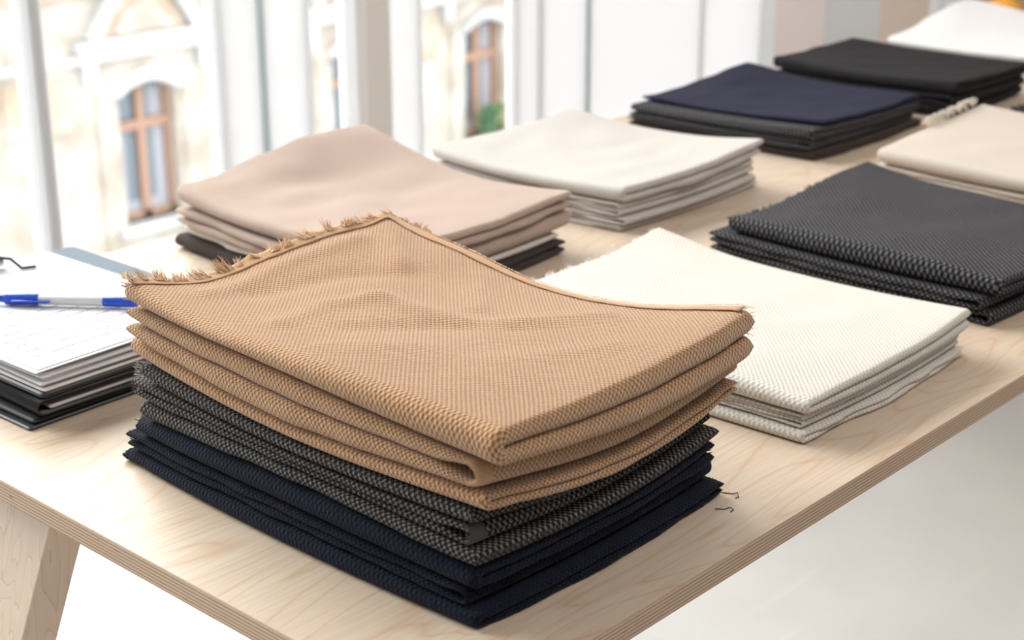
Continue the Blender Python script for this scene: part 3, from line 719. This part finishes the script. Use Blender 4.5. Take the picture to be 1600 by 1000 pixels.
# rose-beige stack behind the front one
Bst = Stack(.482, .785, .575, .925)
bp_ = pile(Bst, [
    ('L', 2, DBROWN, .020, (0, -.002, 0, .004), 'dark brown tweed folded cloth at the bottom of the beige stack', {}),
    ('R', 1, WHITE, .010, (.006, -.010, .004, -.008), 'cream folded cloth between the dark brown and the beige ones', {}),
    ('R', 2, BEIGE, .024, (0, .004, 0, .004), 'rose-beige folded cloth with a rolled right edge, second from the top of the beige stack', dict(hollow=.55)),
    ('L', 2, BEIGE, .022, (.004, 0, -.002, 0), 'rose-beige cloth with a raised far corner on top of the beige stack', dict(wr=.0055))],
    'cloths in the beige stack', [[.076, .070, .078], [.070, .066, .072], [.074, .068, .076]],
    [[.078, .073, .070, .071, .080], [.074, .070, .067, .072, .084], [.072, .070, .068, .074, .100], [.073, .071, .068, .078, .108], [.079, .070, .070, .086, .112]], res=.8)

# pale grey stack
Gst = Stack(.888, 1.182, .572, .905)
gp = pile(Gst, [
    ('R', 2, LGREY, .009, (.004, .004, .004, -.004), 'pale grey folded cloth at the bottom of the grey stack by the window', {}),
    ('R', 2, LGREY, .010, (0, -.006, 0, .0), 'pale grey folded cloth second from the bottom of the grey stack by the window', dict(hollow=.4)),
    ('R', 4, LGREY, .018, (.004, -.012, .006, -.006), 'pale grey folded cloth with nested layers in the middle of the window-side grey stack', dict(hollow=.3)),
    ('L', 2, LGREY, .020, (-.002, .004, -.002, .004), 'smooth pale grey cloth on top of the grey stack by the window', dict(wr=.0035))],
    'cloths in the pale grey stack', [[.058, .054, .056], [.058, .052, .052], [.066, .056, .052]],
    [[.060, .056, .053, .053, .058], [.060, .056, .054, .054, .056], [.061, .056, .054, .054, .056], [.065, .058, .054, .055, .058], [.072, .060, .055, .056, .064]], res=.7)

# midnight blue stack
Nst = Stack(1.345, 1.652, .590, .925)
npi = pile(Nst, [
    ('L', 2, DBROWN, .014, (.004, .004, .0, 0), 'dark charcoal folded cloth at the bottom of the blue-topped stack', {}),
    ('R', 2, CHAR, .014, (0, -.012, .004, .002), 'dark charcoal folded cloth in the middle of the blue-topped stack', dict(hollow=.3)),
    ('L', 2, CHAR, .016, (-.002, -.004, 0, .004), 'charcoal flecked folded cloth just under the blue one', {}),
    ('L', 1, MIDN, .005, (.026, .002, .002, .002), 'midnight blue cloth on top of the blue-topped stack', dict(wr=.003))],
    'cloths in the blue-topped stack', [[.054, .046, .042], [.050, .046, .040], [.046, .044, .040]],
    [[.058, .052, .048, .046, .048], [.055, .050, .047, .046, .044], [.053, .049, .047, .047, .048], [.052, .049, .047, .049, .056], [.052, .049, .047, .052, .066]], res=.6)

# black stack
Kst = Stack(1.722, 1.985, .575, .918)
kp = pile(Kst, [
    ('R', 2, BLACK, .016, (0, -.004, .004, -.002), 'black folded cloth at the bottom of the black stack far along the table', dict(hollow=.4)),
    ('R', 2, BLACK, .018, (.002, -.012, 0, .0), 'black folded cloth in the middle of the black stack far along the table', dict(hollow=.4)),
    ('L', 2, BLACK, .018, (0, .002, -.002, .004), 'black flecked cloth on top of the black stack far along the table', dict(wr=.004))],
    'cloths in the far black stack', [[.060, .054, .056], [.056, .052, .050], [.054, .050, .050]],
    [[.062, .058, .056, .056, .062], [.060, .056, .055, .055, .058], [.058, .055, .054, .055, .058], [.057, .054, .054, .055, .058], [.057, .054, .054, .055, .060]], res=.6)

# bright white stack at the far end
Fst = Stack(2.07, 2.40, .575, .890)
fp = pile(Fst, [
    ('L', 2, PURE, .018, (0, 0, 0, 0), 'bright white folded cloth at the bottom of the farthest stack', {}),
    ('R', 2, PURE, .018, (.004, -.004, .004, 0), 'bright white folded cloth in the middle of the farthest stack', {}),
    ('L', 2, PURE, .016, (-.002, .002, 0, .002), 'bright white cloth with a raised back corner on top of the farthest stack', dict(wr=.004))],
    'cloths in the farthest white stack', [[.050, .048, .048], [.050, .048, .052], [.052, .052, .06]],
    [[.052, .050, .048, .048, .050], [.052, .050, .050, .054, .058], [.054, .053, .056, .066, .074], [.056, .056, .060, .070, .086], [.058, .060, .066, .078, .088]], res=.6)
# orange scrap behind it
OR = mat('orange_fabric', (0.90, 0.42, 0.03), .8)
Ost = Stack(2.43, 2.49, .83, .89, .002, .002)
cloth(Ost, (2.43, 2.49, .83, .89), np.zeros((3, 3)), [[.060, .070, .066], [.070, .078, .070], [.066, .072, .066]], 'L', 4, OR, 77, 'small orange folded cloth just behind the farthest white stack', res=.4)

# cream stack, upper right
Cst = Stack(1.295, 1.60, .08, .462)
cp = pile(Cst, [
    ('R', 2, CREAM, .014, (.012, 0, 0, -.012), 'cream linen folded cloth at the bottom of the cream stack behind the charcoal one', dict(hollow=.5)),
    ('R', 2, CREAM, .014, (.004, 0, .004, 0), 'cream linen folded cloth in the middle of the cream stack behind the charcoal one', dict(hollow=.4)),
    ('L', 2, CREAM, .018, (0, 0, 0, .004), 'cream linen cloth with fringed back edge on top of the cream stack', dict(wr=.003, edge=.001, open_far=.05))],
    'cloths in the cream stack', [[.048, .046, .050], [.048, .046, .048], [.048, .046, .048]],
    [[.050, .050, .050, .052, .052], [.052, .054, .052, .054, .056], [.050, .052, .054, .056, .058], [.052, .054, .056, .058, .062], [.052, .054, .056, .060, .066]], res=.6)
o, p, rc = cp[-1]
parts = []
for i in range(34):
    x = rc[0] + (rc[1] - rc[0]) * (.48 + .45 * i / 33); b = p(x, rc[3] - .004); q = []
    a0 = random.uniform(0, 6)
    for k in range(9):
        t = k / 8; q.append(b + Vector((.006 * math.sin(a0 + t * 5), .002 + .010 * t, .001 + .009 * math.sin(t * 3.0) + .002 * math.cos(a0 + t * 7))))
    parts.append(tube(q, .0011, 5))
V, F = join(parts); child('fringe', V, F, CREAMP, o, stuff=True)

# black fluffy stack cut by the right edge of the frame
Jst = Stack(1.700, 1.99, .08, .468)
jp = pile(Jst, [
    ('R', 2, BLACK, .018, (0, 0, 0, 0), 'black folded cloth at the bottom of the stack cut off by the right frame edge', {}),
    ('L', 2, BLACK, .020, (.0, 0, 0, 0), 'fuzzy black cloth on top of the stack cut off by the right frame edge', dict(wr=.002))],
    'black cloths cut off by the frame edge', [[.036, .036, .036]] * 3, [[.038, .040, .042, .042, .040]] * 5, res=.5)
o, p, rc = jp[-1]
tip(o, p, rc[0], rc[3] - .002, .0, 1., (-.1, 1, .3), .012, JET, 500, .0008, .26)
tip(o, p, rc[0] + .001, rc[2], .0, 1., (-1, .1, .3), .010, JET, 600, .0008, .36, 'y')

# ================================================================ PAPERS AND FOLDERS
PAPER = mat('white_paper', (.68, .68, .705), .8, .2); PAPER2 = mat('lilac_grey_paper', (.62, .59, .60), .8, .2); PCREAM = mat('grey_white_card', (.76, .75, .73), .8, .2)
LEATH = mat('black_leatherette', (.016, .019, .023), .38, .5); LEATH2 = mat('dark_rough_leatherette', (.02, .022, .022), .6, .4)
BLUEG = mat('blue_grey_board', (.17, .215, .26), .75, .15)
def sheet(name, x0, y0, L, Wd, rot, z0, z1, m, label=None, cat=None, group=None, r=0.003, lift=0.0, seed=0, parent=None, nx=14):
    """a rounded-corner slab with its near corner at (x0, y0), turned by rot, edge a little wavy"""
    c, s = math.cos(rot), math.sin(rot); out = []
    for (cx, cy, a0) in ((r, r, math.pi), (L - r, r, 1.5 * math.pi), (L - r, Wd - r, 0), (r, Wd - r, .5 * math.pi)):
        for k in range(4): out.append((cx + r * math.cos(a0 + k * math.pi / 6), cy + r * math.sin(a0 + k * math.pi / 6)))
    dense = []
    for i in range(len(out)):
        a, b = out[i], out[(i + 1) % len(out)]; d = math.hypot(b[0] - a[0], b[1] - a[1]); k = nx if d > .05 else 1
        for j in range(k): dense.append((a[0] + (b[0] - a[0]) * j / k, a[1] + (b[1] - a[1]) * j / k))
    t = z1 - z0; e = min(t * .35, .0015); V = []; n = len(dense)
    cxm, cym = L / 2, Wd / 2
    rings = [(1, z0, e), (1, z0 + e, 0), (1, z1 - e, 0), (1, z1, e)] + [(f, z1, 0) for f in (.8, .5, .2)]
    for f, z, ins in rings:
        for (px, py) in dense:
            qx = cxm + (px - cxm) * f; qy = cym + (py - cym) * f
            qx += (ins if qx < cxm else -ins) * (1 if f == 1 else 0); qy += (ins if qy < cym else -ins) * (1 if f == 1 else 0)
            cur = lift * (max(0, 1 - math.hypot(qx, qy) / .14) ** 2)
            V.append(Vector((x0 + qx * c - qy * s, y0 + qx * s + qy * c, TZ + z + cur)))
    F = [tuple(range(n))[::-1]]
    for k in range(len(rings) - 1):
        for i in range(n): F.append((k * n + i, k * n + (i + 1) % n, (k + 1) * n + (i + 1) % n, (k + 1) * n + i))
    F.append(tuple((len(rings) - 1) * n + i for i in range(n)))
    if parent is not None: return child(name, V, F, m, parent, smooth=False)
    b = Vector((x0, y0, TZ + z0)); o = obj(name, [v - b for v in V], F, m); o.location = b
    if label: tag(o, label, cat, group)
    return o
R1 = math.radians(1.5)
PG = 'folders and papers in the pile'
sheet('folder', .070, .587, .245, .315, R1, 0.0002, .0035, LEATH, 'thin black folder flat on the table, lowest of the folder pile', 'folder', PG)
sheet('folder', .076, .590, .240, .310, R1, .0037, .0085, LEATH2, 'dark rough folder second from the bottom of the folder pile', 'folder', PG)
# folder doubled over with a thick rounded spine and a sheet inside
fo = empty('folder', (.08, .59, TZ + .009)); tag(fo, 'black folder with thick rounded spine and a paper inside, mid folder pile', 'folder', PG)
Q = []
for k in range(13):
    t = math.pi * k / 12; Q.append((.0095 - .0085 * math.sin(t), .0175 + .0075 * math.cos(t)))
def spine_sheet(Q, x0, y0, L, Wd, th):
    P = [(L, Q[0][1])] + Q + [(L, Q[-1][1])]; n = len(P); V, F = [], []
    for (yy) in (0, Wd):
        for i, (a, z) in enumerate(P):
            d = Vector((P[min(i + 1, n - 1)][0] - P[max(i - 1, 0)][0], P[min(i + 1, n - 1)][1] - P[max(i - 1, 0)][1])).normalized(); nn = Vector((d.y, -d.x))
            for s in (0, 1): V.append(Vector((x0 + a - nn.x * th * s * 0 + (nn.x * -th * s), y0 + yy, TZ + z - nn.y * th * s)))
    m_ = 2 * n
    for i in range(n - 1):
        a = 2 * i
        F += [(a, a + 2, m_ + a + 2, m_ + a), (a + 1, m_ + a + 1, m_ + a + 3, a + 3), (a, a + 1, a + 3, a + 2), (m_ + a, m_ + a + 2, m_ + a + 3, m_ + a + 1)]
    F += [(0, m_, m_ + 1, 1), (2 * n - 2, 2 * n - 1, m_ + 2 * n - 1, m_ + 2 * n - 2)]
    return V, F
V, F = spine_sheet(Q, .078, .588, .235, .310, .0022); child('cover', V, F, LEATH, fo)
sheet('loose_sheet', .094, .590, .205, .300, R1, .0130, .0165, PAPER2, parent=fo)
sheet('folder', .086, .586, .236, .312, R1, .0256, .0315, LEATH, 'glossy black folder directly under the white papers', 'folder', PG, r=.005)
sheet('card_folder', .088, .587, .232, .300, R1, .0317, .0345, PCREAM, 'off-white card folder under the stack of white papers', 'folder', PG)
pz = .0347
stk = [(.090, .592, .212, .297, 1.0, .0030, PAPER2), (.086, .588, .212, .297, 0.3, .0022, PAPER), (.092, .590, .210, .297, 3.4, .0026, PAPER2), (.089, .589, .210, .297, 2.0, .0026, PAPER), (.091, .592, .210, .296, 5.2, .0012, PAPER)]
names = ['lilac-grey paper sheaf lowest of the white papers', 'white paper sheaf second up in the paper pile', 'greyish paper sheaf in the middle of the paper pile', 'white paper sheaf second from the top of the paper pile', 'white sheet askew just under the clipboard']
for (x, y, a, b, r_, t, m), nm in zip(stk, names):
    sheet('paper_sheaf', x, y, a, b, math.radians(r_), pz, pz + t, m, nm, 'paper', PG, r=.001); pz += t + .0002
# clipboard with the written sheet
cb = empty('clipboard', (.2, .74, TZ + pz)); tag(cb, 'blue-grey clipboard with white written sheets and a dark metal clip under the pen', 'clipboard')
sheet('board', .102, .625, .222, .262, math.radians(1.2), pz, pz + .0025, BLUEG, parent=cb, r=.008); pz += .0027
top = sheet('written_sheet', .083, .590, .212, .290, math.radians(2.2), pz, pz + .0009, PAPER, parent=cb, r=.001)
sheet('written_sheet', .088, .594, .212, .286, math.radians(2.8), pz + .0010, pz + .0017, PAPER, parent=cb, r=.001)
pz += .0018
bm = bmesh.new()
c_, s_ = math.cos(math.radians(2.2)), math.sin(math.radians(2.2))
def on(px, py): return (.086 + px * c_ - py * s_, .592 + px * s_ + py * c_)
for k in range(9):
    yy = .03 + .017 * k; x = .02
    while x < .19:
        L = random.uniform(.004, .013)
        if random.random() < .8:
            a = on(x, yy); vs = add_box(bm, a[0], a[0] + .0007 , a[1], a[1] + .0009, TZ + pz, TZ + pz + .0002)
            for v in vs:
                if v.co.x > a[0] + .0003: v.co += Vector((L * c_, L * s_, 0))
        x += L + .003
INK = mat('faint_blue_ink', (.22, .25, .48), .9); bm_obj('writing', bm, INK, cb)
bm = bmesh.new()
for yy in (.19, .205, .24):
    a = on(.0, yy); vs = add_box(bm, a[0], a[0] + .0007, a[1], a[1] + .0007, TZ + pz, TZ + pz + .00008)
    for v in vs:
        if v.co.x > a[0] + .0003: v.co += Vector((.21 * c_, .21 * s_, 0))
bm_obj('ruled_lines', bm, mat('lilac_rule', (.66, .64, .72), .9), cb)
STEEL = mat('steel', (.55, .56, .58), .25, .5, 1.0); DSTEEL = mat('dark_clip_metal', (.06, .065, .07), .35, .5, .8)
V, F = tube([Vector((.150, .868, TZ + pz + .004)), Vector((.150, .866, TZ + pz + .012)), Vector((.215, .868, TZ + pz + .014)), Vector((.228, .866, TZ + pz + .010)), Vector((.232, .852, TZ + pz + .002)), Vector((.245, .846, TZ + pz + .002))], .0016, 8)
child('clip', V, F, DSTEEL, cb)
V, F = tube([Vector((.140, .872, TZ + pz + .006)), Vector((.222, .874, TZ + pz + .007))], .005, 10); child('clip', V, F, STEEL, cb)

# pen
BLU = mat('glossy_blue_plastic', (.010, .075, .55), .25, .5); BAR = mat('pale_grey_barrel', (.66, .67, .68), .3, .5); 
pa, pb = Vector((.153, .779, TZ + pz + .0066)), Vector((.243, .662, TZ + pz + .0064)); ax = (pb - pa); PL = ax.length; ax.normalize()
pen = empty('ballpoint_pen', pa); tag(pen, 'blue and pale grey capped ballpoint pen lying on the white papers', 'pen')
def seg(name, a, b, ra, rb, m, n=16):
    k = .0012; pts = [pa + ax * (PL * a), pa + ax * (PL * a + k * .3), pa + ax * (PL * a + k), pa + ax * (PL * b - k), pa + ax * (PL * b - k * .3), pa + ax * (PL * b)]
    V, F = tube(pts, [ra * .75, ra * .95, ra, rb, rb * .95, rb * .75], n); return child(name, V, F, m, pen)
seg('barrel', .30, .77, .0052, .0052, BAR); seg('grip', .765, 1.0, .0055, .0051, BLU); seg('cap', .10, .335, .0060, .0058, BLU)
seg('cap_tip', .0, .11, .0030, .0042, BLU)
sidev = ax.cross(Vector((0, 0, 1))).normalized()
for sgn, m in ((1, BLU),):
    p0 = pa + ax * PL * .16 + sidev * .0072; p1 = pa + ax * PL * .40 + sidev * .0076
    V, F = tube([p0 - sidev * .003, p0, p0.lerp(p1, .5), p1, p1 - sidev * .0012 + ax * .003], [.0014, .0014, .0013, .0013, .0008], 8); child('clip', V, F, m, pen)
